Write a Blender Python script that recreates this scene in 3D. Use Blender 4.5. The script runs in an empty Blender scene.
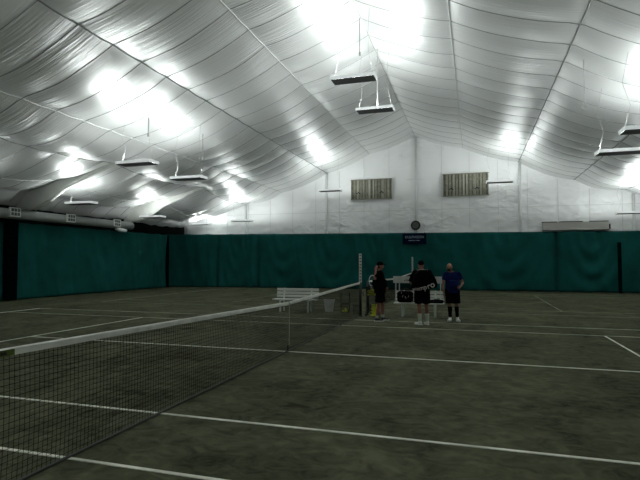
import bpy, bmesh, math, random
from mathutils import Vector, Matrix, noise
random.seed(7)
C = bpy.context.scene.collection
sc = bpy.context.scene
PI = math.pi

# ------------------------------------------------------------------ materials
def mat(name, col, rough=.6, metal=0., vary=0., vscale=8., bump=0., bscale=40., coat=0., spec=.5):
    m = bpy.data.materials.new(name); m.use_nodes = True
    nt = m.node_tree; b = nt.nodes['Principled BSDF']
    b.inputs['Base Color'].default_value = (*col, 1); b.inputs['Roughness'].default_value = rough
    b.inputs['Metallic'].default_value = metal
    b.inputs['Specular IOR Level'].default_value = spec
    if coat: b.inputs['Coat Weight'].default_value = coat
    tc = nt.nodes.new('ShaderNodeTexCoord')
    if vary:
        n = nt.nodes.new('ShaderNodeTexNoise'); n.inputs['Scale'].default_value = vscale; n.inputs['Detail'].default_value = 5
        nt.links.new(tc.outputs['Object'], n.inputs['Vector'])
        r = nt.nodes.new('ShaderNodeValToRGB')
        r.color_ramp.elements[0].position = .3; r.color_ramp.elements[1].position = .7
        r.color_ramp.elements[0].color = (*[c*(1-vary) for c in col], 1)
        r.color_ramp.elements[1].color = (*[min(1, c*(1+vary)) for c in col], 1)
        nt.links.new(n.outputs['Fac'], r.inputs['Fac']); nt.links.new(r.outputs['Color'], b.inputs['Base Color'])
    if bump:
        n2 = nt.nodes.new('ShaderNodeTexNoise'); n2.inputs['Scale'].default_value = bscale; n2.inputs['Detail'].default_value = 4
        nt.links.new(tc.outputs['Object'], n2.inputs['Vector'])
        bp = nt.nodes.new('ShaderNodeBump'); bp.inputs['Strength'].default_value = bump; bp.inputs['Distance'].default_value = .02
        nt.links.new(n2.outputs['Fac'], bp.inputs['Height']); nt.links.new(bp.outputs['Normal'], b.inputs['Normal'])
    return m

M = {}
M['paint_white'] = mat('white_paint', (.62, .64, .60), .45, vary=.06)
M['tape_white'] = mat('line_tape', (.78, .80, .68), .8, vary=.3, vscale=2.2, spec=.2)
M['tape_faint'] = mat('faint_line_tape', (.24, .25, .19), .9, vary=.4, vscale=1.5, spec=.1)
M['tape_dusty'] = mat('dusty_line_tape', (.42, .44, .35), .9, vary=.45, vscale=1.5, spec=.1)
M['band'] = mat('headband_canvas', (.74, .76, .70), .8, vary=.12, vscale=6, bump=.3, bscale=200)
M['strap'] = mat('strap_webbing', (.30, .31, .28), .8)
M['netcord'] = mat('net_cord', (.0025, .003, .0025), 1., spec=0)
M['bottom_cord'] = mat('bottom_tape', (.075, .08, .07), .8)
M['postgreen'] = mat('post_paint', (.006, .010, .009), .5)
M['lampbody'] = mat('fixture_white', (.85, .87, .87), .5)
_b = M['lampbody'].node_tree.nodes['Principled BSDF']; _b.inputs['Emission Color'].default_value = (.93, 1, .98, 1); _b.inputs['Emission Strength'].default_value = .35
M['lampdark'] = mat('fixture_under', (.10, .105, .10), .6)
M['cable'] = mat('cable_white', (.45, .46, .45), .5)
M['pipe'] = mat('purlin_grey', (.22, .23, .22), .5, .3)
M['pipelight'] = mat('purlin_light', (.6, .62, .6), .5, .2)
M['seam'] = mat('seam_tape', (.34, .35, .345), .5, .2)
M['duct'] = mat('duct_grey', (.26, .28, .27), .55, .1, vary=.06, vscale=2)
M['grille'] = mat('grille_white', (.8, .82, .8), .5)
M['grille_dark'] = mat('grille_shadow', (.10, .11, .105), .8)
M['beam'] = mat('wrapped_beam', (.58, .59, .56), .6, vary=.10, vscale=1.2, bump=.3, bscale=5)
M['gapshade'] = mat('gap_shade_teal', (.001, .009, .009), 1., spec=0)
M['padding_gap'] = mat('column_padding_gap_shade', (.001, .004, .005), 1., spec=0)
M['black'] = mat('black_cloth', (.0035, .0035, .004), 1., vary=.2, spec=.03)
M['blackpl'] = mat('black_plastic', (.008, .008, .008), .5)
M['navy'] = mat('navy_cloth', (.006, .012, .062), 1., vary=.15, spec=.05)
M['navysign'] = mat('navy_banner', (.002, .007, .022), 1., spec=.05)
M['letters'] = mat('sign_letters', (.26, .30, .36), .9, spec=.1)
M['bagletters'] = mat('bag_letters', (.42, .40, .38), .7)
M['skin'] = mat('skin', (.26, .125, .085), .55, vary=.06)
M['skinred'] = mat('skin_flushed', (.24, .085, .06), .55, vary=.06)
M['skinpale'] = mat('skin_pale', (.27, .135, .09), .55, vary=.06)
M['eye'] = mat('eye_dark', (.01, .008, .007), .3)
M['lip'] = mat('lip', (.16, .05, .045), .5)
M['hair'] = mat('hair_dark', (.008, .006, .005), .8)
M['sock'] = mat('white_sock', (.42, .44, .36), .9, vary=.05)
M['shoe'] = mat('shoe_white', (.62, .63, .60), .6)
M['shoedark'] = mat('shoe_dark', (.02, .02, .02), .6)
M['ball'] = mat('tennis_ball', (.80, .86, .05), .9, bump=.3, bscale=300)
M['ballseam'] = mat('ball_seam', (.8, .8, .7), .8)
M['wire'] = mat('black_wire', (.015, .015, .015), .5, .5)
M['silver'] = mat('racket_silver', (.55, .57, .58), .35, .5)
M['string'] = mat('racket_string', (.12, .12, .11), .5)
M['bucket'] = mat('bucket_plastic', (.50, .51, .50), .55)
M['benchgrey'] = mat('bench_board', (.42, .44, .43), .6, vary=.12, vscale=9)
M['clockface'] = mat('clock_face', (.13, .15, .13), .5)
M['clockrim'] = mat('clock_rim', (.012, .016, .013), .5)
M['unit'] = mat('panel_beige', (.46, .45, .42), .55)
M['darkgap'] = mat('dark_gap', (.01, .012, .012), .9)
M['louver'] = mat('louver_olive', (.25, .25, .19), .6, vary=.25, vscale=6)
M['louverbar'] = mat('louver_bar', (.42, .42, .35), .55)
M['louverback'] = mat('louver_back', (.13, .13, .10), .9, vary=.4, vscale=5)
M['tag'] = mat('net_tag', (.09, .13, .012), .6, vary=.3, vscale=30)
M['tagdark'] = mat('net_tag_dark', (.012, .014, .005), .6)

def clay():
    m = bpy.data.materials.new('green_clay'); m.use_nodes = True; nt = m.node_tree; b = nt.nodes['Principled BSDF']
    b.inputs['Roughness'].default_value = .95; b.inputs['Specular IOR Level'].default_value = .05
    tc = nt.nodes.new('ShaderNodeTexCoord')
    def nz(scale, det, dist=0, vec=None):
        n = nt.nodes.new('ShaderNodeTexNoise'); n.inputs['Scale'].default_value = scale; n.inputs['Detail'].default_value = det
        n.inputs['Distortion'].default_value = dist; n.inputs['Roughness'].default_value = .62
        mp = nt.nodes.new('ShaderNodeMapping'); mp.inputs['Scale'].default_value = vec or (1, 1, 1)
        nt.links.new(tc.outputs['Object'], mp.inputs['Vector']); nt.links.new(mp.outputs['Vector'], n.inputs['Vector']); return n
    a = nz(.7, 9, .8, (1, .8, 1)); c = nz(4.5, 8, 1.4, (.75, 1, 1)); d = nz(45, 3)
    r = nt.nodes.new('ShaderNodeValToRGB'); e = r.color_ramp.elements
    e[0].position = .36; e[0].color = (.027, .030, .0165, 1); e[1].position = .63; e[1].color = (.133, .140, .089, 1)
    ad = nt.nodes.new('ShaderNodeMath'); ad.operation = 'MULTIPLY_ADD'; ad.inputs[1].default_value = .5
    m2 = nt.nodes.new('ShaderNodeMath'); m2.operation = 'MULTIPLY'; m2.inputs[1].default_value = .5
    nt.links.new(c.outputs['Fac'], m2.inputs[0]); nt.links.new(a.outputs['Fac'], ad.inputs[0]); nt.links.new(m2.outputs[0], ad.inputs[2])
    nt.links.new(ad.outputs[0], r.inputs['Fac']); nt.links.new(r.outputs['Color'], b.inputs['Base Color'])
    bp = nt.nodes.new('ShaderNodeBump'); bp.inputs['Strength'].default_value = .25; bp.inputs['Distance'].default_value = .01
    nt.links.new(d.outputs['Fac'], bp.inputs['Height']); nt.links.new(bp.outputs['Normal'], b.inputs['Normal'])
    return m
M['clay'] = clay()

def liner(name, col, rough, metal, along, bs, dist):
    """quilted reflective sheet; wrinkles are streaks that run along one axis"""
    m = bpy.data.materials.new(name); m.use_nodes = True; nt = m.node_tree; b = nt.nodes['Principled BSDF']
    b.inputs['Base Color'].default_value = (*col, 1); b.inputs['Roughness'].default_value = rough; b.inputs['Metallic'].default_value = metal
    tc = nt.nodes.new('ShaderNodeTexCoord')
    def nz(vec, det, distn, rgh=.5):
        mp = nt.nodes.new('ShaderNodeMapping'); mp.inputs['Scale'].default_value = vec
        n = nt.nodes.new('ShaderNodeTexNoise'); n.inputs['Scale'].default_value = 1; n.inputs['Detail'].default_value = det
        n.inputs['Distortion'].default_value = distn; n.inputs['Roughness'].default_value = rgh
        nt.links.new(tc.outputs['Object'], mp.inputs['Vector']); nt.links.new(mp.outputs['Vector'], n.inputs['Vector']); return n
    streak = nz(along, 3, .5); mask = nz((.22, .3, .3), 2, 0)
    mr = nt.nodes.new('ShaderNodeMapRange'); mr.inputs['From Min'].default_value = .42; mr.inputs['From Max'].default_value = .68
    mr.inputs['To Min'].default_value = .12
    nt.links.new(mask.outputs['Fac'], mr.inputs['Value'])
    mu = nt.nodes.new('ShaderNodeMath'); mu.operation = 'MULTIPLY'
    nt.links.new(streak.outputs['Fac'], mu.inputs[0]); nt.links.new(mr.outputs['Result'], mu.inputs[1])
    bp = nt.nodes.new('ShaderNodeBump'); bp.inputs['Strength'].default_value = bs; bp.inputs['Distance'].default_value = dist
    nt.links.new(mu.outputs[0], bp.inputs['Height']); nt.links.new(bp.outputs['Normal'], b.inputs['Normal'])
    return m
M['liner'] = liner('silver_liner', (.86, .87, .86), .40, .46, (.6, 13., .6), 1., .06)
M['gable'] = liner('white_liner', (.90, .91, .91), .36, .0, (1.6, 1.6, 2.6), 1., .22)

def curtain_mat():
    m = bpy.data.materials.new('teal_curtain'); m.use_nodes = True; nt = m.node_tree; b = nt.nodes['Principled BSDF']
    b.inputs['Roughness'].default_value = .9; b.inputs['Specular IOR Level'].default_value = .06
    tc = nt.nodes.new('ShaderNodeTexCoord'); n = nt.nodes.new('ShaderNodeTexNoise'); n.inputs['Scale'].default_value = .9; n.inputs['Detail'].default_value = 5
    r = nt.nodes.new('ShaderNodeValToRGB'); e = r.color_ramp.elements
    e[0].position = .3; e[0].color = (.007, .064, .058, 1); e[1].position = .75; e[1].color = (.0105, .108, .098, 1)
    nt.links.new(tc.outputs['Object'], n.inputs['Vector']); nt.links.new(n.outputs['Fac'], r.inputs['Fac']); nt.links.new(r.outputs['Color'], b.inputs['Base Color'])
    return m
M['curtain'] = curtain_mat()
def emis(name, col, s):
    m = bpy.data.materials.new(name); m.use_nodes = True; b = m.node_tree.nodes['Principled BSDF']
    b.inputs['Emission Color'].default_value = (*col, 1); b.inputs['Emission Strength'].default_value = s; return m
M['tube'] = emis('lit_tube', (.95, 1, .98), 12)

# ------------------------------------------------------------------ mesh helpers
class MB:
    def __init__(s): s.v = []; s.f = []
    def add(s, vs, fs):
        o = len(s.v); s.v += [tuple(v) for v in vs]; s.f += [tuple(i+o for i in f) for f in fs]
    def box(s, c, size, rot=None):
        hx, hy, hz = [k/2 for k in size]
        vs = [Vector((x*hx, y*hy, z*hz)) for x in (-1, 1) for y in (-1, 1) for z in (-1, 1)]
        if rot is not None: vs = [rot @ v for v in vs]
        s.add([v+Vector(c) for v in vs], [(0,1,3,2),(4,6,7,5),(0,4,5,1),(2,3,7,6),(0,2,6,4),(1,5,7,3)])
    def tube(s, pts, r, n=8, cap=True, closed=False):
        pts = [Vector(p) for p in pts]; rs = r if isinstance(r, (list, tuple)) else [r]*len(pts)
        o = len(s.v); N = len(pts)
        a = None
        for i, p in enumerate(pts):
            if closed: d = pts[(i+1) % N]-pts[i-1]
            else: d = (pts[min(i+1, N-1)]-pts[max(i-1, 0)])
            d.normalize()
            if a is None:
                a = d.orthogonal().normalized()
            else:
                a = (a-d*a.dot(d)); a = a.normalized() if a.length > 1e-6 else d.orthogonal().normalized()
            b = d.cross(a)
            for k in range(n):
                t = 2*PI*k/n+PI/n; s.v.append(tuple(p+(a*math.cos(t)+b*math.sin(t))*rs[i]))
        M_ = N if closed else N-1
        for i in range(M_):
            for k in range(n):
                i2 = (i+1) % N
                s.f.append((o+i*n+k, o+i*n+(k+1) % n, o+i2*n+(k+1) % n, o+i2*n+k))
        if cap and not closed:
            s.f.append(tuple(o+k for k in range(n))[::-1]); s.f.append(tuple(o+(N-1)*n+k for k in range(n)))
    def lathe(s, prof, c=(0,0,0), n=24, axis='Z'):
        o = len(s.v); c = Vector(c)
        for (r, z) in prof:
            for k in range(n):
                t = 2*PI*k/n
                v = Vector((r*math.cos(t), r*math.sin(t), z))
                if axis == 'Y': v = Vector((v.x, v.z, v.y))
                s.v.append(tuple(c+v))
        for i in range(len(prof)-1):
            for k in range(n):
                s.f.append((o+i*n+k, o+i*n+(k+1) % n, o+(i+1)*n+(k+1) % n, o+(i+1)*n+k))
        s.f.append(tuple(o+k for k in range(n))[::-1]); s.f.append(tuple(o+(len(prof)-1)*n+k for k in range(n)))
    def ell(s, c, r, rot=None, nu=20, nv=12):
        o = len(s.v); c = Vector(c)
        for j in range(1, nv):
            ph = PI*j/nv
            for k in range(nu):
                t = 2*PI*k/nu; v = Vector((r[0]*math.sin(ph)*math.cos(t), r[1]*math.sin(ph)*math.sin(t), r[2]*math.cos(ph)))
                if rot is not None: v = rot @ v
                s.v.append(tuple(c+v))
        tp = Vector((0, 0, r[2])); bt = Vector((0, 0, -r[2]))
        if rot is not None: tp = rot @ tp; bt = rot @ bt
        s.v.append(tuple(c+tp)); s.v.append(tuple(c+bt)); T = len(s.v)-2; B = T+1
        for k in range(nu):
            s.f.append((T, o+k, o+(k+1) % nu)); s.f.append((B, o+(nv-2)*nu+(k+1) % nu, o+(nv-2)*nu+k))
            for j in range(nv-2):
                s.f.append((o+j*nu+k, o+(j+1)*nu+k, o+(j+1)*nu+(k+1) % nu, o+j*nu+(k+1) % nu))
    def cap(s, a, b, ra, rb, n=14):            # tapered limb with round ends
        a = Vector(a); b = Vector(b); s.tube([a, b], [ra, rb], n); s.ell(a, (ra,)*3, nu=n, nv=8); s.ell(b, (rb,)*3, nu=n, nv=8)
    def build(s, name, m, parent=None, smooth=False, bevel=0):
        me = bpy.data.meshes.new(name); me.from_pydata(s.v, [], s.f); me.update()
        bm = bmesh.new(); bm.from_mesh(me); bmesh.ops.recalc_face_normals(bm, faces=bm.faces); bm.to_mesh(me); bm.free()
        me.materials.append(m)
        if smooth:
            for p in me.polygons: p.use_smooth = True
        o = bpy.data.objects.new(name, me); C.objects.link(o)
        if parent is not None: o.parent = parent
        if bevel:
            b = o.modifiers.new('Bevel', 'BEVEL'); b.width = bevel; b.segments = 2; b.limit_method = 'ANGLE'
        return o
def tag(o, label=None, cat=None, group=None, kind=None):
    if label: o['label'] = label
    if cat: o['category'] = cat
    if group: o['group'] = group
    if kind: o['kind'] = kind
    return o
def thing(name, loc, rz, label, cat, group=None):
    o = bpy.data.objects.new(name, None); C.objects.link(o); o.location = loc; o.rotation_euler = (0, 0, rz)
    o.empty_display_size = .2
    return tag(o, label, cat, group)
def structure(o): o['kind'] = 'structure'; return o
def copy_tree(o, parent=None):
    c = o.copy(); C.objects.link(c); c.parent = parent
    for ch in list(o.children): copy_tree(ch, c)
    return c
def text_obj(name, body, size, m, parent=None, depth=.004, shear=0):
    cu = bpy.data.curves.new(name+'_curve', 'FONT'); cu.body = body; cu.size = size; cu.extrude = depth; cu.align_x = 'CENTER'; cu.align_y = 'CENTER'; cu.shear = shear
    cu.offset = size*.02
    t = bpy.data.objects.new(name+'_tmp', cu); C.objects.link(t)
    dg = bpy.context.evaluated_depsgraph_get(); me = bpy.data.meshes.new_from_object(t.evaluated_get(dg))
    bpy.data.objects.remove(t)
    me.materials.clear(); me.materials.append(m)
    o = bpy.data.objects.new(name, me); C.objects.link(o)
    if parent is not None: o.parent = parent
    return o

# ------------------------------------------------------------------ camera
cam_d = bpy.data.cameras.new('camera'); cam = bpy.data.objects.new('camera', cam_d); C.objects.link(cam); sc.camera = cam
F_PX = 497.518
cam_d.sensor_width = 36; cam_d.lens = F_PX/640*36; cam_d.clip_end = 200
Rv = Vector((.955328, .295546, .000679)); Uv = Vector((.011744, -.040255, .999120)); Fv = Vector((-.295313, .954480, .041928))
CP = Vector((3.47914, -9.14074, 1.76469))
cam.matrix_world = Matrix(((Rv.x, Uv.x, -Fv.x, CP.x), (Rv.y, Uv.y, -Fv.y, CP.y), (Rv.z, Uv.z, -Fv.z, CP.z), (0, 0, 0, 1)))

# ------------------------------------------------------------------ the hall
XW, YB, YF = 16.5, 22.3, -15.0
mb = MB(); mb.box((0, (YB+YF)/2, -.05), (2*XW+.4, YB-YF+.4, .1)); structure(mb.build('floor', M['clay']))
KL = [(0, 9.66), (2.9, 8.70), (5.75, 7.60), (8.9, 6.45), (11.3, 6.02), (14.0, 5.45), (15.7, 4.98), (16.5, 4.3)]
KR = [(0, 9.66), (2.9, 8.70), (6.05, 7.64), (9.0, 6.45), (11.3, 6.02), (14.0, 5.45), (15.7, 4.98), (16.5, 4.3)]
FR = [-6.1, 1.2, 8.5, 15.8]                    # frame lines along the hall, 7.3 m apart
SEAM = 7.3/6
def zc(x, y, fine=True):
    a = abs(x); i = 0; KN = KR if x > 0 else KL
    while i < len(KN)-2 and a > KN[i+1][0]: i += 1
    (x0, z0), (x1, z1) = KN[i], KN[i+1]; t = min(1, (a-x0)/(x1-x0)); z = z0+(z1-z0)*t
    z += max(0, 14-y)*.018*math.exp(-(a/2)**2)
    z -= (.13, .15, .19, .24, .10, .05, .0)[i]*4*t*(1-t)
    ph = ((y-1.2) % 7.3)/7.3; outer = max(0, min(1, (a-9.2)/4))
    z -= (.48 if y < 15.8 else .80)*outer*abs(math.sin(PI*ph))**.8*min(1, max(.25, (16.5-a)/1.6))
    if fine:
        s = ((y-.6) % SEAM)/SEAM
        z -= .035*math.sin(PI*s)
        near = min(abs(a-k[0]) for k in KN); wr = math.exp(-(near/.9)**2)
        q = noise.noise(Vector((x*.35+7, y*.3, 3.1)))
        k = max(0, q+.15)*1.6
        z += k*(.005+.007*wr)*noise.noise(Vector((x*.9, y*4.5, 1.7)))
        z += (1-math.exp(-(near/.6)**2))*(.03-.015*outer)*noise.noise(Vector((x*.45, y*.8, 9.3)))
        if outer > 0: z += outer*.05*noise.noise(Vector((x*.7+y*.25, y*1.9, 5.5)))
    return z
nx, ny = 250, 304
vs = []; fs = []
for j in range(ny+1):
    y = YF+(YB-YF)*j/ny
    for i in range(nx+1):
        x = -XW+2*XW*i/nx; vs.append((x, y, zc(x, y)))
for j in range(ny):
    for i in range(nx):
        k = j*(nx+1)+i; fs.append((k, k+1, k+nx+2, k+nx+1))
mb = MB(); mb.add(vs, fs); ceiling = structure(mb.build('ceiling', M['liner'], smooth=True))
mb = MB(); k0 = int((YF-.6)//SEAM)+1
for k in range(k0, 40):
    y = .6+k*SEAM
    if y > YB-.1: break
    wob = [noise.noise(Vector((k*3.3, t*.3, 0)))*.05 for t in range(91)]
    mb.tube([(-16.3+32.6*t/90, y+wob[t], zc(-16.3+32.6*t/90, y+wob[t])-.006) for t in range(91)], .0105, 5)
sm = mb.build('seam', M['seam'], ceiling); sm['kind'] = 'structure'
n = 0
for (k_, z) in enumerate(KL[:-2]):
    for sx in ((1, -1) if k_ else (1,)):
        x = (KR if sx > 0 else KL)[k_][0]
        n += 1; mb = MB(); xx = sx*x
        rr = .021 if x else .010
        mb.tube([(xx, YF+(YB-YF)*t/80, zc(xx, YF+(YB-YF)*t/80)-rr*.7) for t in range(81)], rr, 8)
        structure(mb.build('trim_%d' % n, M['cable'] if x == 0 else M['pipe'] if x in (5.75, 6.05, 9.0, 11.3) else M['pipelight'], smooth=True))

# gable wall (beyond the far court) and the other walls
def gz(x): return zc(x, YB-.02, False)+.35
mb = MB(); N = 220; rows = 70; vs = []; fs = []
for i in range(N+1):
    x = -XW+2*XW*i/N; top = gz(x)
    for j in range(rows+1):
        z = top*j/rows; px = (x % 1.63)/1.63; pz = ((z-.6) % 2.05)/2.05
        d = .045*(math.sin(PI*px)**.5)*(.5+.5*math.sin(PI*pz)**.5)
        d += .05*noise.noise(Vector((x*.9, z*1.1, 2.2)))
        if 3.2 < z < 5.6: d += .10*abs(noise.noise(Vector((x*1.5+z*1.1, z*1.7-x*.8, 6.1))))
        u = abs(px-.5)*2; ch = math.sin(z*15-u*7+2*noise.noise(Vector((x*.6, z*.5, 4))))
        if 3.3 < z < 5.5: d += .016*max(0, ch)*max(0, noise.noise(Vector((x*.8, z*.8, 8.8)))+.25)*2
        vs.append((x, YB-d, z))
for i in range(N):
    for j in range(rows):
        k = i*(rows+1)+j; fs.append((k, k+rows+1, k+rows+2, k+1))
mb.add(vs, fs); wall_back = structure(mb.build('wall_back', M['gable'], smooth=True))
mb = MB()
for k in range(-10, 11):
    x = k*1.63
    if min(abs(x-c) for c in (0, -5.75, 6.1)) < .4: continue
    if -4.15 < x < -1.4 or 1.65 < x < 4.4:
        mb.box((x, YB-.065, (3.0+5.7)/2), (.014, .02, 2.7)); mb.box((x, YB-.065, (7.1+gz(x)-.5)/2), (.014, .02, gz(x)-7.6))
    else: mb.box((x, YB-.065, (3.0+gz(x)-.5)/2), (.014, .02, gz(x)-3.5))
mb.box((0, YB-.065, 4.95), (2*XW-.5, .02, .014)); 
M['gseam'] = mat('gable_seam', (.55, .56, .55), .6); s2 = mb.build('panel_seam', M['gseam'], wall_back); s2['kind'] = 'structure'
M['colcover'] = mat('column_cover', (.72, .73, .72), .5, vary=.05, bump=.3, bscale=4)
for i, (x, w) in enumerate(((.08, .17), (-5.75, .17), (6.1, .17), (11.95, .17), (-11.6, .17))):
    mb = MB(); t = gz(x)-.42
    mb.tube([(x, YB-.10, 0), (x, YB-.10, t)], w/2, 10); structure(mb.build('trim_%d' % (20+i), M['colcover'], smooth=True))
for i, (x, z, w) in enumerate(((.05, 6.85, 1.1), (-5.7, 4.4, 1.1), (6.1, 4.4, .9))):
    mb = MB(); mb.tube([(x-w/2, YB-.2, z), (x-w*.1, YB-.2, z+.03), (x+w/2, YB-.2, z-.01)], .018, 6); structure(mb.build('trim_%d' % (30+i), M['colcover'], smooth=True))
M['sidewall'] = mat('side_wall_shade', (.008, .009, .009), 1., spec=0)  # near-black colour stands in for the unlit wall above the curtain
for nm, x in (('wall_left', -XW-.05), ('wall_right', XW+.05)):
    mb = MB(); mb.box((x, (YB+YF)/2, 2.6), (.1, YB-YF, 5.2)); structure(mb.build(nm, M['sidewall']))
mb = MB(); pts = [(-XW, YF, 0), (XW, YF, 0)] + [(-(-XW+2*XW*i/40), YF, gz(XW-2*XW*i/40)) for i in range(41)]
mb.add(pts, [tuple(range(len(pts)))]); structure(mb.build('wall_front', M['gable']))

# louvred openings in the gable
for i, (x0, x1, z0, z1, lab) in enumerate(((-4.05, -1.46, 5.72, 6.98, 'left'), (1.74, 4.33, 5.72, 7.06, 'right'))):
    w = x1-x0; h = z1-z0; xc = (x0+x1)/2; zc_ = (z0+z1)/2; Y = YB-.14
    mb = MB(); mb.box((xc, Y, zc_), (w, .03, h)); win = structure(mb.build('window_%d' % (i+1), M['louverback']))
    mb = MB()
    for (c, s) in (((xc, Y-.06, z0), (w+.1, .10, .045)), ((xc, Y-.06, z1), (w+.1, .10, .045)), ((x0, Y-.06, zc_), (.05, .10, h)), ((x1, Y-.06, zc_), (.05, .10, h))): mb.box(c, s)
    mb.build('window_frame', M['louver'], win)
    mb = MB(); ns = 13
    for k in range(1, ns):
        x = x0+w*k/ns; mb.box((x, Y-.05, zc_), (.13+.03*((k*7) % 3 == 0), .02, h-.04), Matrix.Rotation(.25 if k % 2 else -.2, 3, 'Z'))
    for z in (z0+h*.27, z0+h*.72): mb.box((xc, Y-.035, z), (w, .015, .02))
    mb.build('vertical_louver', M['louver'], win)
    mb = MB()
    for fx, ww in (((.17, .06), (.45, .09), (.56, .06), (.8, .04)) if i == 0 else ((.24, .06), (.46, .09), (.53, .05), (.72, .04))):
        mb.box((x0+w*fx, Y-.085, zc_), (ww, .02, h-.05))
    mb.build('mullion', M['louverbar'], win)
    mb = MB()
    for fx in (.18, .76): mb.tube([(x0+w*fx-.12, Y-.1, z0+h*.28), (x0+w*fx, Y-.1, z0+h*.36), (x0+w*fx+.12, Y-.1, z0+h*.28)], .03, 6)
    mb.build('latch', M['darkgap'], win)

# ------------------------------------------------------------------ curtains (teal divider sheets)
def curtain(name, path, z_top0, z_top1, label, seed, slits=(), swags=()):
    """path = polyline; folds are pushed along the local normal"""
    P = [Vector((x, y, 0)) for x, y in path]; L = [0]
    for i in range(1, len(P)): L.append(L[-1]+(P[i]-P[i-1]).length)
    tot = L[-1]; nu = int(tot/.09); nv = 26; mb = MB(); vs = []; fs = []
    for a in range(nu+1):
        s = tot*a/nu; i = 0
        while i < len(P)-2 and s > L[i+1]: i += 1
        t = (s-L[i])/(L[i+1]-L[i]); p = P[i].lerp(P[i+1], t); d = (P[i+1]-P[i]).normalized(); nrm = Vector((d.y, -d.x, 0))
        zt = z_top0+(z_top1-z_top0)*a/nu
        zt -= .03*(math.sin(PI*((s*1.0) % 1.5)/1.5))
        for b in range(nv+1):
            v = b/nv; z = .03+(zt-.03)*v
            dd = .10*noise.noise(Vector((s*.55, v*1.3+seed, 1)))+.085*noise.noise(Vector((s*1.9+v*1.7, v*.8, seed)))+.03*noise.noise(Vector((s*6+v*3, v*.9, seed)))
            for (c, w, g) in swags:                    # sheets hang in curves gathered at slits
                q = (s-c)/w
                if abs(q) < 1:
                    r = math.hypot(q, (v-1.05)*.9)
                    dd += g*.07*math.sin(r*22)*(1-abs(q))*(1-v*.55)
            for c in slits:
                q = (s-c); dd += -.22*math.exp(-(q/.09)**2)
                dd += .06*math.sin(q*9-v*2)*math.exp(-(q/.8)**2)*(1-.3*v)
            vs.append(p+nrm*dd+Vector((0, 0, z)))
    for a in range(nu):
        for b in range(nv):
            k = a*(nv+1)+b; fs.append((k, k+nv+1, k+nv+2, k+1))
    mb.add(vs, fs); o = mb.build(name, M['curtain'], smooth=True); so = o.modifiers.new('Solid', 'SOLIDIFY'); so.thickness = .008
    return tag(o, label, 'curtain')
curtain('divider_curtain', [(-16.35, 19.75), (-10, 20.75), (-3, 21.35), (4, 21.75), (10, 22.0), (16.2, 22.05)], 3.55, 3.42,
        'teal curtain hanging across the far end wall under the white gable', 3.3, slits=(3.6, 6.4, 24.45),
        swags=((5.0, 1.2, .8), (8.2, 1.8, 1.2), (11.4, 1.6, 1.1), (14.2, 1.5, .9), (18.2, 2.0, 1.2), (21.8, 2.2, 1.2), (26.2, 1.8, 1.9), (29.8, 1.8, 1.2)))
curtain('divider_curtain', [(-16.15, -14.5), (-16.15, 19.6)], 3.5, 3.5,
        'dark teal curtain along the left side wall below the round duct', 8.1,
        swags=((25.4, 2.4, .5), (28.6, 1.9, .6), (31.6, 1.8, .3)))
curtain('divider_curtain', [(16.15, -14.5), (16.15, 21.7)], 3.5, 3.5, 'teal curtain along the right side wall out of the picture', 5.5)
mb = MB(); mb.tube([(-16.35, 19.85, 3.5), (-10, 20.85, 3.5), (-3, 21.45, 3.48), (4, 21.85, 3.45), (10, 22.12, 3.42), (16.2, 22.15, 3.4)], .02, 6)
tag(mb.build('curtain_rail', M['blackpl']), 'thin dark cable holding up the far teal curtain', 'cable')
mb = MB(); mb.box((-16.2, 19.72, 1.75), (.2, .2, 3.5)); structure(mb.build('trim_40', M['padding_gap']))  # dark post stands in for the shaded gap where the curtains meet
mb = MB(); mb.box((11.12, 21.84, 1.4), (.19, .06, 2.8)); structure(mb.build('trim_41', M['gapshade'], bevel=.02))  # dark strip stands in for the shade inside a curtain slit

# ------------------------------------------------------------------ frames, columns, duct
beam_prof = [(-16.45, 4.0), (-15.5, 4.1), (-14.65, 4.46), (-13.83, 4.98), (-11.6, 5.80), (-10.7, 6.08), (-10.7, 6.2), (-11.3, 6.3), (-14, 5.7), (-16.45, 4.9)]
labs = {1.2: 'nearest', 8.5: 'large pale wrapped rafter beam nearest the left edge of the picture', 15.8: 'far pale wrapped rafter beam rising from the end of the round duct'}
for y in (8.5, 15.8):
    for sx in (1, -1):
        mb = MB(); n = len(beam_prof); w = .13
        v = [(sx*x, y-w, z) for x, z in beam_prof]+[(sx*x, y+w, z) for x, z in beam_prof]
        f = [tuple(range(n)), tuple(range(n, 2*n))[::-1]]+[(i, (i+1) % n, n+(i+1) % n, n+i) for i in range(n)]
        mb.add(v, f)
        # wide flange along the lower edge
        for i in range(1, 5):
            a = Vector((sx*beam_prof[i][0], y, beam_prof[i][1])); b = Vector((sx*beam_prof[i+1][0], y, beam_prof[i+1][1])) if i < 5 else a
            mb.tube([a, b], .10, 6)
        o = mb.build('rafter_beam', M['beam'], bevel=.03)
        tag(o, labs[y] if sx == 1 else 'pale wrapped rafter beam on the right side, %s frame' % ('nearer' if y < 10 else 'farther'), 'beam')
mb = MB(); mb.box((-16.0, 7.75, 1.78), (.36, .50, 3.46)); tag(mb.build('padded_column', M['padding_gap'], bevel=.05), 'dark padded column standing in front of the left curtain', 'column')
mb = MB(); mb.tube([(-15.7, y, 3.80) for y in (-14.5, -8, 0, 8, 12, 15.4)], .22, 20)
duct = thing('air_duct', (0, 0, 0), 0, 'long round grey air duct above the left curtain', 'duct')
mb.build('duct_tube', M['duct'], duct, smooth=True)
for y in (-9, -4, 1, 6.0, 9.1, 12.4):
    mb = MB(); mb.tube([(-15.7, y-.03, 3.80), (-15.7, y+.03, 3.80)], .232, 20); mb.build('duct_band', M['duct'], duct)
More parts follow.
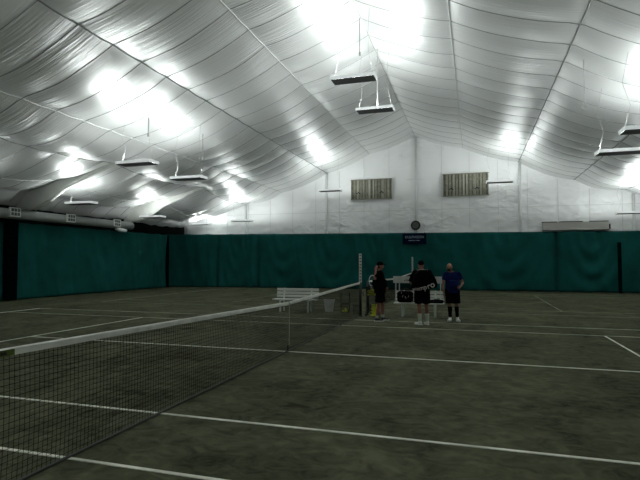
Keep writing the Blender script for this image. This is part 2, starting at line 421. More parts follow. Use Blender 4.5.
for y in (7.44, 10.57, 13.88):
    mb = MB(); mb.box((-15.46, y, 3.86), (.10, .52, .40)); g = mb.build('vent_grille', M['grille'], duct, bevel=.008)
    mb = MB()
    for i in range(3):
        for k in range(2): mb.box((-15.405, y-.15+.15*i, 3.775+.17*k), (.014, .12, .14))
    mb.build('grille_opening', M['grille_dark'], g)
mb = MB(); mb.tube([(-15.7, 14.1, 3.6), (-15.6, 14.3, 3.50), (-15.5, 14.7, 3.48)], [.1, .12, .09], 10); mb.build('elbow', M['grille'], duct, smooth=True)

# ------------------------------------------------------------------ lamps
def make_lamp(label):
    t = thing('uplight_fixture', (0, 0, 0), 0, label, 'ceiling light', 'hanging uplight fixtures')
    L, W, H = 1.36, .50, .09
    mb = MB()
    mb.box((0, -W/2, 0), (L, .03, H)); mb.box((0, W/2, 0), (L, .03, H)); mb.box((-L/2, 0, 0), (.03, W, H)); mb.box((L/2, 0, 0), (.03, W, H))
    mb.build('housing', M['lampbody'], t, bevel=.008)
    mb = MB(); mb.box((0, 0, -H/2-.008), (L-.03, W-.03, .02)); mb.build('bottom_plate', M['lampdark'], t)
    mb = MB(); 
    for y in (-.15, 0, .15): mb.tube([(-L/2+.06, y, .0), (L/2-.06, y, .0)], .018, 8)
    mb.build('lamp_tube', M['tube'], t)
    return t
def lamp_light(p, e):
    for dx in (-.33, .33):
        d = bpy.data.lights.new('uplight', 'POINT'); d.shadow_soft_size = .05; d.energy = e*.5; d.color = (.94, 1, .985)
        o = bpy.data.objects.new('uplight', d); C.objects.link(o); o.location = (p[0]+dx, p[1], p[2]+.02)
LE = 195
lamps = [((-.0, 5.6, 7.38), 'centre row hanging light nearest the camera, dark underside', 1.25),
 ((.04, 8.9, 7.38), 'centre row hanging light just beyond the nearest one', 1.25),
 ((-7.45, 5.1, 5.10), 'left hanging light with white edge, nearer of the left pair', 1),
 ((-7.2, 7.9, 5.02), 'left hanging light, farther of the left pair', 1),
 ((7.70, 4.74, 5.0), 'right hanging light at the picture edge, nearer and higher looking', 1),
 ((7.70, 7.4, 5.0), 'right hanging light below the nearer one at the edge', 1),
 ((-13.3, 8.9, 4.35), 'small dark hanging light beside the big wrapped beam', .75),
 ((-13.6, 14.5, 4.22), 'small dark hanging light under the far wrapped beam', .7),
 ((-14.2, 20.6, 4.25), 'small white hanging light in the far left corner', .7),
 ((-10.6, 19.6, 4.33), 'white hanging light in front of the left part of the gable wall', 1.0),
 ((-4.66, 19.3, 5.98), 'white hanging light left of the left louvred window', 1.1),
 ((4.85, 19.3, 6.06), 'white hanging light touching the right louvred window', 1.1),
 ((11.0, 19.0, 4.18), 'white hanging light above the beige panel on the right', 1.35)]
behind = [((-.0, -6.5, 7.38), 1.0), ((-7.4, -5.2, 5.05), .35), ((7.4, -5.2, 5.05), 1.0), ((-13.3, 3.3, 4.4), .45), ((13.4, 8.5, 4.4), 1), ((13.4, 15.5, 4.4), 1), ((0, -10, 7.38), 1.0), ((-7.4, -8.5, 5.05), .8), ((7.4, -8.5, 5.05), 1.0)]  # unseen lamps added to lift ambient light; outer left follows its ceiling glow
proto = None; roots = []
for (p, lab, e) in lamps:
    if proto is None: proto = make_lamp(lab); o = proto
    else: o = copy_tree(proto); o['label'] = lab
    o.location = p; lamp_light(p, LE*e); roots.append(o)
for i, (p, e) in enumerate(behind):
    o = copy_tree(proto); o['label'] = ('first centre row', 'first left row', 'first right row', 'outer left', 'outer right nearer', 'outer right farther', 'last centre row', 'last left row', 'last right row')[i]+' hanging light, unseen, outside the picture frame'; o.location = p; lamp_light(p, LE*e)
# cords: each lamp hangs by two bent cords; some have a rod from the liner
def cord(name, pts, r, m, label, cat='cord', group=None): tag(MB_tube(pts, r).build(name, m, smooth=True), label, cat, group)
def MB_tube(pts, r, n=6): m_ = MB(); m_.tube(pts, r, n); return m_
for (p, lab, e), root in zip(lamps, roots):
    x, y, z = p
    for sx in (-1, 1):
        a = Vector((x+sx*.62, y, z+.05)); top = Vector((x+sx*.5, y, zc(x+sx*.5, y)-.01))
        mid = a.lerp(top, .3)+Vector((sx*(-.10), .0, 0)); m2 = a.lerp(top, .6)+Vector((-.10, 0, 0))
        MB_tube([q-Vector(p) for q in (a, mid, m2, top)], .004).build('hanging_cord', M['cable'], root, smooth=True)
for (x, y, l, lab) in ((-.03, 6.6, 1.15, 'thin dark rod hanging down from the bright ridge'), (-7.0, 8.6, .95, 'thin dark rod hanging above the left pair farther light'), (-7.4, 5.6, .55, 'short dark rod hanging over the left pair nearer light')):
    zt = zc(x, y); m_ = MB(); m_.tube([(x, y, zt), (x, y, zt-l)], .014, 6); m_.tube([(x, y, zt-l), (x, y, zt-l-.12)], .03, 6); tag(m_.build('hanging_rod', M['pipe']), lab, 'rod')
m_ = MB(); m_.tube([(.12, 8.9, 7.45), (.12, 8.9, zc(.12, 8.9)-.01)], .017, 6); tag(m_.build('hanging_rod', M['cable']), 'white rod from the ridge down to the second centre light', 'rod')
x, y = 6.45, 6.0; zt = zc(x, y)
m_ = MB(); m_.tube([(x, y, zt), (x, y, zt-1.25)], .010, 6)
m_.tube([(x+.07*math.cos(a), y, zt-1.33+.09*math.sin(a)) for a in [i*.6 for i in range(10)]], .010, 6)
tag(m_.build('coiled_cord', M['cable'], smooth=True), 'white cord with coiled end hanging left of the right edge lights', 'cord')

# ------------------------------------------------------------------ gable wall fittings
cl = thing('wall_clock', (.04, YB-.25, 3.97), 0, 'round dark rimmed wall clock above the navy banner', 'clock')
m_ = MB(); m_.lathe([(.285, -.04), (.30, 0), (.285, .05), (.20, .06), (.20, .0)], n=32, axis='Y'); 
m_.v = [(a, -b, c) for a, b, c in m_.v]; m_.build('rim', M['clockrim'], cl, smooth=False)
m_ = MB(); m_.lathe([(.205, -.005), (.205, .02)], n=32, axis='Y'); m_.v = [(a, -b, c) for a, b, c in m_.v]; m_.build('face', M['clockface'], cl)
m_ = MB(); m_.box((.03, -.03, .05), (.015, .006, .13), Matrix.Rotation(.5, 3, 'Y')); m_.build('hour_hand', M['clockrim'], cl)
m_ = MB(); m_.box((-.05, -.036, 0), (.012, .006, .17), Matrix.Rotation(-1.3, 3, 'Y')); m_.build('minute_hand', M['clockrim'], cl)
m_ = MB(); m_.tube([(-.07, .05, -.27), (-.08, .05, -.6)], .012, 6); m_.build('power_cord', M['clockrim'], cl)

sg = thing('banner_sign', (.05, 21.28, 3.10), 0, 'navy blue banner sign with pale lettering on the far curtain', 'sign')
m_ = MB(); m_.box((0, 0, 0), (1.42, .02, .66)); m_.build('banner_sheet', M['navysign'], sg)
t = text_obj('lettering', 'DULPHIZON', .20, M['letters'], sg); t.rotation_euler = (PI/2, 0, 0); t.location = (.0, -.016, .10); t['label'] = 'pale main line of lettering'
for (x, w) in ((-.30, .09), (-.19, .10), (-.08, .08), (.0, .04), (.10, .05), (.17, .06), (.26, .1)): m_ = MB(); m_.box((x, -.014, -.10), (w, .006, .045)); m_.build('small_lettering', M['letters'], sg)
for x in (-.6, .6): m_ = MB(); m_.tube([(x, .0, .33), (x, .06, .42)], .012, 6); m_.build('hook', M['blackpl'], sg)

pn = thing('wall_panel', (8.95, 22.0, 3.74), 0, 'long beige panel box fixed above the far curtain on the right', 'panel')
m_ = MB(); m_.box((0, 0, 0), (3.40, .30, .46)); m_.build('box_body', M['unit'], pn, bevel=.02)
m_ = MB()
for (x0, x1, z) in ((-1.72, -.9, .245), (-.8, .4, .250), (.75, 1.7, .25)): m_.box(((x0+x1)/2, -.02, z+.01), (x1-x0, .2, .03))
m_.build('top_gap', M['darkgap'], pn)
m_ = MB(); m_.box((1.73, -.03, -.05), (.06, .3, .28)); m_.box((0, -.12, -.245), (3.4, .07, .03)); m_.build('end_gap', M['darkgap'], pn)  # dark boxes stand in for shaded gaps around the panel

# ------------------------------------------------------------------ courts
def court(cy, name, m):
    mm = [MB(), MB()]; z = .003
    def ln(x0, y0, x1, y1, w=.042):
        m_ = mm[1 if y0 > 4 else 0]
        cx, cy_ = (x0+x1)/2, (y0+y1)/2; L = math.hypot(x1-x0, y1-y0)
        if x0 == x1: m_.box((cx, cy_, z), (w, L, .006))
        else: m_.box((cx, cy_, z+.001), (L, w, .006))
    for s in (-1, 1):
        ln(-11.885, cy+s*5.485, 11.885, cy+s*5.485); ln(-11.885, cy+s*4.115, 11.885, cy+s*4.115)
        ln(s*11.885, cy-5.485, s*11.885, cy+5.485, .09); ln(s*6.4, cy-4.115, s*6.4, cy+4.115)
        ln(s*11.75, cy, s*11.85, cy)
    ln(-6.4, cy, 6.4, cy)
    for q, mt in zip(mm, m):
        if q.v: structure(q.build(name, mt))
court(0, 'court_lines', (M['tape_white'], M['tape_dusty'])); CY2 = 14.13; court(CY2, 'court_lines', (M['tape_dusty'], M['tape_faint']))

def net(cy, label):
    t = thing('tennis_net', (0, cy, 0), 0, label, 'net')
    def top(v): return 1.08-(1.08-.955)*max(0, 1-abs(v)/6.37)**1.1
    def bell(v, z): return -.035*math.sin(PI*min(1, z/1.0))*math.cos(v*.35)
    S = .0475; m_ = MB(); r = .0021
    ys = [-6.35+i*S for i in range(int(12.7/S)+1)]; NR = 20
    for y in ys:
        tp = top(y)-.03; pts = [Vector((bell(y, tp*k/5), y, .015+(tp-.015)*k/5)) for k in range(6)]
        m_.tube(pts, r, 4, cap=False)
    for k in range(1, NR+1):
        fr = k/(NR+1); pts = []
        for i in range(61):
            y = -6.35+12.7*i/60; z = .015+(top(y)-.045)*fr; pts.append((bell(y, z), y, z))
        m_.tube(pts, r, 4, cap=False)
    m_.build('netting', M['netcord'], t)
    m_ = MB(); N = 80; vs = []; fs = []
    for i in range(N+1):
        y = -6.37+12.74*i/N; z = top(y); wv = .004*noise.noise(Vector((y*3, cy, 0)))
        for (dx, dz) in ((-.014, 0), (-.012, -.052+wv), (.012, -.052+wv), (.014, 0), (0, .010)): vs.append((dx, y, z+dz))
    for i in range(N):
        for k in range(5): fs.append((i*5+k, i*5+(k+1) % 5, (i+1)*5+(k+1) % 5, (i+1)*5+k))
    fs += [tuple(range(5)), tuple(range(N*5, N*5+5))]
    m_.add(vs, fs); m_.build('headband', M['band'], t)
    m_ = MB(); m_.tube([(0, -6.35+12.7*i/40, .018) for i in range(41)], .014, 6); m_.build('bottom_cord', M['bottom_cord'], t)
    m_ = MB(); m_.box((.019, .02, .54), (.005, .036, .83)); m_.box((0, 0, .968), (.044, .04, .01))
    m_.build('center_strap', M['strap'], t)
    m_ = MB(); m_.box((0, 0, .065), (.03, .035, .13)); m_.build('strap_anchor', M['postgreen'], t)
    return t
nt_near = net(0, 'long black tennis net with white headband crossing the near court')
m_ = MB(); m_.box((.0175, -6.24, 1.05), (.006, .32, .048)); g = m_.build('band_tag', M['tag'], nt_near); g['label'] = 'yellow green tag on the headband'
m_ = MB()
for yy, w in ((-6.36, .05), (-6.27, .07), (-6.18, .05)): m_.box((.0212, yy, 1.05), (.003, w, .024))
m_.build('tag_lettering', M['tagdark'], g)
net(CY2, 'smaller looking tennis net on the far court behind the players')

def net_post(x, y, label, tall):
    t = thing('net_post', (x, y, 0), 0, label, 'net post')
    m_ = MB(); m_.tube([(0, 0, 0), (0, 0, 1.07)], .045, 14); m_.ell((0, 0, 1.07), (.045, .045, .02)); m_.build('post', M['postgreen'], t, smooth=True)
    m_ = MB(); m_.lathe([(.09, 0), (.09, .02), (.05, .03)], n=16); m_.build('base_collar', M['postgreen'], t)
    m_ = MB(); m_.tube([(0, 0, .75), (.10, 0, .75), (.10, 0, .66)], .012, 6); m_.build('crank_handle', M['wire'], t)
    if tall:
        m_ = MB(); m_.box((.0, 0, 1.52), (.088, .02, .95)); k = m_.build('score_board', M['paint_white'], t, bevel=.004)
        for i in range(9):
            m_ = MB(); z = 1.12+i*.098; m_.box((-.002, -.012, z+.035), (.036, .006, .034))
            m_.box((.030, -.012, z+.035), (.008, .006, .05)); m_.build('score_mark', M['darkgap'], k)
        m_ = MB(); m_.tube([(.0, -.02, .85), (.0, -.02, 1.1)], .012, 6); m_.build('bracket', M['paint_white'], t)
    return t
net_post(0, 6.47, 'dark net post with tall white score board near the players', True)
net_post(0, -6.47, 'dark net post at the near end of the near net, left of the picture', False)
net_post(0, CY2-6.47, 'dark net post of the far court hidden behind the capped player', False)
net_post(0, CY2+6.47, 'far net post with thin white score board beside the end curtain', True)

# ------------------------------------------------------------------ benches
def bench(x, y, rz, label, header):
    t = thing('courtside_bench', (x, y, 0), rz, label, 'bench')
    L = 1.56
    for i, yy in enumerate((-.17, -.03, .11)):
        m_ = MB(); m_.box((0, yy, .425), (L, .12, .035)); m_.build('seat_slat', M['paint_white'], t, bevel=.006)
    for z in (.52, .635, .75):
        m_ = MB(); m_.box((0, .235+(z-.5)*.15, z), (L*.985, .028, .085)); m_.build('back_slat', M['paint_white'], t, bevel=.006)
    for sx in (-.5, .5):
        m_ = MB(); m_.box((sx, -.19, .20), (.055, .055, .41)); m_.build('leg', M['paint_white'], t, bevel=.006)
        m_ = MB(); m_.tube([(sx, .20, 0), (sx, .22, .43), (sx, .305, .80)], .028, 6); m_.build('leg', M['paint_white'], t)
        m_ = MB(); m_.box((sx, 0, .385), (.05, .42, .04)); m_.build('seat_support', M['paint_white'], t)
    if header:
        m_ = MB(); m_.box((-.08, .34, 1.15), (1.56, .03, .22)); h = m_.build('header_board', M['benchgrey'], t, bevel=.006)
        m_ = MB()
        random.seed(3)
        for k in range(9): m_.box((-.48+k*.052, .32, 1.13+random.uniform(-.02, .03)), (.035, .012, .05))
        m_.build('header_marks', M['louverback'], h)
        for sx in (-.78, -.66, .66):
            m_ = MB(); m_.tube([(sx, .31, .46), (sx, .345, 1.08)], .018, 6); m_.build('header_post', M['benchgrey'], t)
    return t
bench(-2.48, 7.25, .05, 'white slatted bench behind the near net, left of the bucket', False)
bench(1.79, 6.98, .02, 'white slatted bench with raised header board behind the players', True)

# bucket
bk = thing('plastic_bucket', (-1.38, 7.65, 0), .2, 'white rectangular plastic waste bucket standing beside the left bench', 'bucket')
m_ = MB(); vs = []
for (w, d, z) in ((.13, .11, 0), (.165, .14, .38)): vs += [(-w, -d, z), (w, -d, z), (w, d, z), (-w, d, z)]
m_.add(vs, [(0, 3, 2, 1), (0, 1, 5, 4), (1, 2, 6, 5), (2, 3, 7, 6), (3, 0, 4, 7)]); o = m_.build('body', M['bucket'], bk); so = o.modifiers.new('Solid', 'SOLIDIFY'); so.thickness = .012
m_ = MB()
for c, s in (((0, -.145, .39), (.36, .02, .035)), ((0, .145, .39), (.36, .02, .035)), ((-.172, 0, .39), (.02, .3, .035)), ((.172, 0, .39), (.02, .3, .035))): m_.box(c, s)
m_.build('rim', M['bucket'], bk, bevel=.004)

# ------------------------------------------------------------------ balls, hoppers
def ball_proto():
    m_ = MB(); m_.ell((0, 0, 0), (.033,)*3, nu=14, nv=9); o = m_.build('tennis_ball', M['ball'], smooth=True)
    m_ = MB(); pts = []
    for i in range(24):
        t = 2*PI*i/24; a = .44; v = Vector((math.cos(t)+a*math.cos(3*t)*.3, math.sin(t)-a*math.sin(3*t)*.3, .9*math.sin(2*t)*.75)).normalized()*.0332; pts.append(v)
    m_.tube(pts, .0012, 4, closed=True); m_.build('ball_seam', M['ballseam'], o)
    return o
bp = None
def balls(c, w, d, layers, per, group, label, drop=0):
    global bp
    s = .068; n = 0
    for k in range(layers):
        off = .034 if k % 2 else 0
        nxx = int(w/s)-k % 2; nyy = int(d/s)-k % 2
        for i in range(nxx):
            for j in range(nyy):
                x = -w/2+s*(i+.5)+off; y = -d/2+s*(j+.5)+off
                if k == layers-1 and (i+j) % 3 == 0: continue
                if c[2] > .5 and abs(c[0]+x-.30) < .075 and abs(c[1]+y-6.76) < .06: continue      # room for the racket grip
                if bp is None: o = bp = ball_proto()
                else: o = copy_tree(bp)
                o.location = (c[0]+x, c[1]+y, c[2]+.034+k*.0495); o.rotation_euler = (i, j*1.3, k)
                tag(o, label, 'tennis ball', group); n += 1
def wire_basket(m_, w, d, z0, z1, taper=.0, step=.05, wr=.0022):
    for z, r in ((z0, .005), (z1, .008)):
        a, b = w/2*(1-taper*(z == z0)), d/2*(1-taper*(z == z0)); m_.tube([(-a, -b, z), (a, -b, z), (a, b, z), (-a, b, z)], r, 5, closed=True)
    n1 = max(2, int(w/step)); n2 = max(2, int(d/step))
    for i in range(n1+1):
        f = -1+2*i/n1
        for s in (-1, 1): m_.tube([(f*w/2*(1-taper), s*d/2*(1-taper), z0), (f*w/2, s*d/2, z1)], wr, 4)
        m_.tube([(f*w/2*(1-taper), -d/2*(1-taper), z0), (f*w/2*(1-taper), d/2*(1-taper), z0)], wr, 4)
    for j in range(n2+1):
        f = -1+2*j/n2
        for s in (-1, 1): m_.tube([(s*w/2*(1-taper), f*d/2*(1-taper), z0), (s*w/2, f*d/2, z1)], wr, 4)
    for k in range(1, 4):
        z = z0+(z1-z0)*k/4; q = 1-taper*(1-k/4); m_.tube([(-w/2*q, -d/2*q, z), (w/2*q, -d/2*q, z), (w/2*q, d/2*q, z), (-w/2*q, d/2*q, z)], wr, 4, closed=True)
# cart with raised basket
ct = thing('ball_cart', (.33, 6.75, 0), .05, 'wire ball cart with raised square basket beside the score post', 'ball cart')
m_ = MB(); wire_basket(m_, .34, .30, .64, .95, 0, .034, .0075); m_.build('basket', M['wire'], ct)
for sx in (-1, 1):
    for sy in (-1, 1):
        m_ = MB(); m_.tube([(sx*.16, sy*.14, .64), (sx*.18, sy*.18, .04)], .010, 6); m_.build('leg', M['wire'], ct)
        m_ = MB(); m_.lathe([(.035, -.012), (.035, .012)], n=14, axis='Y'); m_.v = [(a+sx*.18, b+sy*.18, c+.035) for a, b, c in m_.v]; m_.build('wheel', M['blackpl'], ct)
m_ = MB()
for a, b in (((-.17, -.17), (.17, -.17)), ((-.17, .17), (.17, .17)), ((-.17, -.17), (-.17, .17)), ((.17, -.17), (.17, .17))): m_.tube([(a[0], a[1], .22), (b[0], b[1], .22)], .007, 5)
m_.build('lower_rail', M['wire'], ct)
balls((.33, 6.75, .65), .30, .26, 4, 0, 'tennis balls in the raised cart basket', 'yellow tennis ball in the raised wire basket of the ball cart')
def hopper(x, y, rz, label, w=.26, d=.22, h=.28, hh=.62):
    t = thing('ball_hopper', (x, y, 0), rz, label, 'ball hopper')
    m_ = MB(); wire_basket(m_, w, d, .03, .03+h, .12, .04); m_.build('basket', M['wire'], t)
    for sx in (-1, 1):
        m_ = MB(); m_.tube([(sx*w/2, -d/2, .03+h), (sx*w/2*.95, -d/2*.4, hh), (sx*w/2*.95, d/2*.4, hh), (sx*w/2, d/2, .03+h)], .007, 6); m_.build('handle', M['wire'], t)
    for sx in (-1, 1):
        for sy in (-1, 1):
            m_ = MB(); m_.tube([(sx*w*.4, sy*d*.4, .03), (sx*w*.44, sy*d*.44, 0.002)], .006, 5); m_.build('foot', M['wire'], t)
    return t
hopper(.50, 6.30, 0, 'wire ball hopper full of yellow balls behind the capped player', .27, .24, .36, .42)
balls((.50, 6.30, .04), .24, .21, 7, 0, 'tennis balls in the hopper behind the capped player', 'yellow tennis ball in the hopper at the feet of the capped player')
hopper(-.72, 7.35, .1, 'black ball hopper with upright handles left of the score post', .30, .24, .28, .68)
balls((-.72, 7.35, .04), .24, .20, 2, 0, 'tennis balls in the hopper left of the score post', 'yellow tennis ball in the black hopper left of the score post')
hopper(-.22, 6.95, .3, 'empty dark wire hopper standing just behind the score post', .26, .22, .26, .36)

def racket(loc, rot, label, col, parent=None):
    t = bpy.data.objects.new('tennis_racket', None); C.objects.link(t); t.location = loc; t.rotation_euler = rot
    tag(t, label, 'racket'); 
    m_ = MB(); m_.tube([(0, 0, 0), (0, 0, .19)], [.017, .015], 8); m_.build('grip', M['blackpl'], t)
    m_ = MB(); m_.tube([(.13*math.sin(a), 0, .51-.17*math.cos(a)) for a in [2*PI*i/28 for i in range(28)]], .011, 6, closed=True)
    m_.tube([(0, 0, .18), (-.03, 0, .28), (-.075, 0, .37)], .010, 6); m_.tube([(0, 0, .18), (.03, 0, .28), (.075, 0, .37)], .010, 6); m_.build('frame', col, t, smooth=True)
    m_ = MB()
    for i in range(-6, 7):
        x = i*.019; hgt = .17*math.sqrt(max(0, 1-(x/.13)**2)); m_.tube([(x, 0, .51-hgt), (x, 0, .51+hgt)], .001, 3)
    for i in range(-8, 9):
        z = i*.02; w = .13*math.sqrt(max(0, 1-(z/.17)**2)); m_.tube([(-w, 0, .51+z), (w, 0, .51+z)], .001, 3)
    m_.build('strings', M['string'], t)
    return t
racket((.30, 6.76, .62), (.0, .06, .9), 'silver rimmed racket standing upright in the raised cart basket', M['silver'])

# ------------------------------------------------------------------ bags
def bench_bag(loc, rz, s, label, marks):
    t = thing('sports_bag', loc, rz, label, 'bag')
    m_ = MB(); m_.box((0, 0, s[2]/2), s); o = m_.build('body', M['black'], t)
    bv = o.modifiers.new('Bevel', 'BEVEL'); bv.width = min(s)*.3; bv.segments = 4
    m_ = MB(); m_.tube([(-s[0]*.25, 0, s[2]*.95), (-s[0]*.2, 0, s[2]*1.2), (s[0]*.2, 0, s[2]*1.2), (s[0]*.25, 0, s[2]*.95)], .012, 6); m_.build('handle', M['blackpl'], t, smooth=True)
    m_ = MB(); m_.box((0, -s[1]/2-.002, s[2]*.5), (s[0]*.8, .006, .012)); m_.build('zip', M['blackpl'], t)
    if marks:
        m_ = MB()
        for (x, z, w, h, a) in marks: m_.box((x, -s[1]/2-.003, z), (w, .008, h), Matrix.Rotation(a, 3, 'Y'))
        m_.build('white_mark', M['bagletters'], t)
bench_bag((1.36, 6.93, .445), .02, (.50, .30, .36), 'black sports bag on the left end of the players bench', ((-.06, .20, .012, .07, .5), (.03, .16, .012, .08, -.5), (.12, .2, .012, .06, .4), (-.1, .3, .012, .05, 0)))
bench_bag((1.70, 6.98, .445), .02, (.12, .26, .30), 'slim black bag leaning beside the larger bag on the bench', ())
bench_bag((2.35, 6.92, .445), -.1, (.40, .24, .10), 'flat black pouch on the right end of the bench', ())

# ------------------------------------------------------------------ people
def remesh(mb, name, m, parent, vox=.010, smooth=4):
    o = mb.build(name, m, parent)
    r = o.modifiers.new('R', 'REMESH'); r.mode = 'VOXEL'; r.voxel_size = vox; r.use_smooth_shade = True
    s = o.modifiers.new('S', 'SMOOTH'); s.iterations = smooth; s.factor = .5
    dg = bpy.context.evaluated_depsgraph_get(); me = bpy.data.meshes.new_from_object(o.evaluated_get(dg))
    old = o.data; o.modifiers.clear(); o.data = me; bpy.data.meshes.remove(old)
    me.materials.clear(); me.materials.append(m)
    for p in me.polygons: p.use_smooth = True
    return o
def hand(b, wr, d, pn, side, curl):
    """palm and five separate fingers; d = forearm direction, pn = palm normal, side = thumb direction"""
    d = Vector(d).normalized(); pn = Vector(pn); pn = (pn-d*pn.dot(d)).normalized(); s = d.cross(pn).normalized()*side
    rot = Matrix((s, d, pn)).transposed()
    pc = Vector(wr)+d*.055; b.ell(pc, (.040, .055, .018), rot, 14, 10)
    for off, ln in ((.030, .072), (.010, .082), (-.010, .076), (-.029, .060)):
        p = Vector(wr)+d*.090+s*off; dd = d.copy()
        for k, f in enumerate((.45, .32, .25)):
            dd = (Matrix.Rotation(curl*(.9 if k else .7), 3, s*side) @ dd) if False else (dd*math.cos(curl)+pn*math.sin(curl)*1).normalized() if k == 0 else (dd*math.cos(curl)+(pn*math.cos(curl*k)-d*math.sin(curl*k))*math.sin(curl)).normalized()
            q = p+dd*ln*f; b.cap(p, q, .0095-.0008*k, .0088-.0008*k, 8); p = q
    p = Vector(wr)+d*.03+s*.032; q = p+(d*.55+s*.7+pn*.35).normalized()*.038; b.cap(p, q, .012, .0105, 8)
    b.cap(q, q+(d*.85+s*.1+pn*.6).normalized()*.032, .0105, .009, 8)
def person(loc, rz, label, J, skin, H, hands):
    """J holds joints in metres, facing +Y, right side +X"""
    t = thing('person', loc, rz, label, 'person')
    b = MB(); v = {k: Vector(p) for k, p in J.items() if isinstance(p, tuple)}
    hd = v['head']; look = J['look']; hr = Matrix.Rotation(look, 3, 'Z')
    b.ell(hd, (.076, .095, .112), hr); b.ell(hd+hr @ Vector((0, .02, -.055)), (.058, .072, .062), hr)            # skull, jaw
    b.ell(hd+hr @ Vector((0, .098, -.018)), (.013, .022, .026), hr, 10, 8)                                        # nose
    b.ell(hd+hr @ Vector((0, .083, .022)), (.052, .018, .012), hr, 12, 8)                                         # brow
    for s in (-1, 1): b.ell(hd+hr @ Vector((s*.078, -.008, -.012)), (.010, .020, .032), hr, 10, 8)                 # ears
    b.cap(hd+Vector((0, -.01, -.07)), v['neck'], .054, .060)
    ch = v['chest']; pe = v['pelvis']; sw = J.get('sw', 1)
    bdir = (v['rsh']-v['lsh']); yaw = math.atan2(bdir.y, bdir.x); br = Matrix.Rotation(yaw, 3, 'Z')
    b.ell(ch, (.165*sw, .110*sw, .20), br); b.ell(ch.lerp(pe, .55)+Vector((0, .012, 0)), (.145*sw, .108*sw*J.get('belly', 1), .17), br); b.ell(pe, (.160*sw, .115*sw, .13), br)
    for s in 'rl':
        sh, el, wr = v[s+'sh'], v[s+'el'], v[s+'wr']
        b.cap(v['neck']+Vector((0, 0, -.02)), sh, .055, .058); b.cap(sh, el, .054, .040); b.cap(el, wr, .041, .026)
        d, pn, side, curl = hands[s]; hand(b, wr, d, pn, side, curl)
        hp, kn, an = v[s+'hip'], v[s+'kn'], v[s+'an']
        b.cap(hp, kn, .086, .054); b.cap(kn, kn.lerp(an, .35), .052, .056); b.cap(kn.lerp(an, .35), an, .056, .036)
        fd = Vector((math.sin(J[s+'ft']), math.cos(J[s+'ft']), 0)); b.cap(an+Vector((0, 0, -.045))-fd*.02, an+fd*.15+Vector((0, 0, -.055)), .036, .028)
    remesh(b, 'body', skin, t, .0075, 3)
    # face details
    for s in (-1, 1):
        e = MB(); e.ell(hd+hr @ Vector((s*.030, .086, .006)), (.012, .008, .008), hr, 10, 8); e.build('eye', M['eye'], t, smooth=True)
    e = MB(); e.ell(hd+hr @ Vector((0, .088, -.056)), (.024, .010, .007), hr, 10, 8); e.build('mouth', M['lip'], t, smooth=True)
    return t, v, hr, br
def shirt(t, v, br, m, sw, sleeve, hem=.06, belly=1., name='shirt'):
    b = MB(); ch, pe = v['chest'], v['pelvis']
    b.ell(ch, (.185*sw, .128*sw, .215), br); b.ell(ch.lerp(pe, .5), (.172*sw, .128*sw*belly, .19), br)
    lo = pe+Vector((0, 0, -.02))
    ring = []
    for z, wx, wy in ((.30, .172, .12*belly), (.15, .175, .132*belly), (0, .182, .138), (-hem, .188, .142)):
        ring.append((z, wx*sw, wy*sw))
    n = 24; o = len(b.v)
    for (z, wx, wy) in ring:
        for k in range(n):
            a = 2*PI*k/n; q = br @ Vector((wx*math.cos(a), wy*math.sin(a), 0)); b.v.append(tuple(lo+q+Vector((0, 0, z))))
    for i in range(len(ring)-1):
        for k in range(n): b.f.append((o+i*n+k, o+i*n+(k+1) % n, o+(i+1)*n+(k+1) % n, o+(i+1)*n+k))
    b.f.append(tuple(o+k for k in range(n))[::-1]); b.f.append(tuple(o+(len(ring)-1)*n+k for k in range(n)))
    for s in 'rl':
        sh, el = v[s+'sh'], v[s+'el']; b.cap(v['neck']+Vector((0, 0, -.045)), sh, .070, .072)
        b.tube([sh, sh.lerp(el, sleeve)], [.072, .072], 16)
    return remesh(b, name, m, t, .010, 5)
def shorts(t, v, br, m, sw, down=.8, wide=1.):
    b = MB(); pe = v['pelvis']; b.ell(pe+Vector((0, 0, .02)), (.178*sw, .135*sw, .15), br)
    for s in 'rl':
        hp, kn = v[s+'hip'], v[s+'kn']; b.tube([hp+Vector((0, 0, .05)), hp, hp.lerp(kn, down)], [.10*wide, .108*wide, .105*wide], 18)
    return remesh(b, 'shorts', m, t, .010, 4)
def shoes(t, v, J, m, sole):
    for s in 'rl':
        an = v[s+'an']; fd = Vector((math.sin(J[s+'ft']), math.cos(J[s+'ft']), 0)); rot = Matrix.Rotation(-J[s+'ft'], 3, 'Z')
        b = MB(); b.ell(an+fd*.02+Vector((0, 0, -.045)), (.046, .085, .045), rot); b.ell(an+fd*.115+Vector((0, 0, -.058)), (.048, .085, .034), rot); b.tube([an+Vector((0, 0, .02)), an+Vector((0, 0, -.04))], [.045, .05], 14)
        o = remesh(b, 'shoe', m, t, .009, 3)
        b = MB(); n = 20; zz = an.z-.095; pr = []
        for k in range(n):
            a = 2*PI*k/n; pr.append(an+fd*.065+rot @ Vector((.050*math.cos(a), .15*math.sin(a), 0)))
        b.v = [(p.x, p.y, .0) for p in pr]+[(p.x, p.y, .022) for p in pr]
        b.f = [tuple(range(n))[::-1], tuple(range(n, 2*n))]+[(k, (k+1) % n, n+(k+1) % n, n+k) for k in range(n)]
        b.build('sole', sole, o)
def sock(t, v, m, up, r0=.048, r1=.052, name='sock', a0=0.):
    for s in 'rl':
        an, kn = v[s+'an'], v[s+'kn']; b = MB(); N = 6
        b.tube([an.lerp(kn, a0+(up-a0)*k/N) for k in range(N+1)], [r0+(r1-r0)*k/N for k in range(N+1)], 18); b.build(name, m, t, smooth=True)

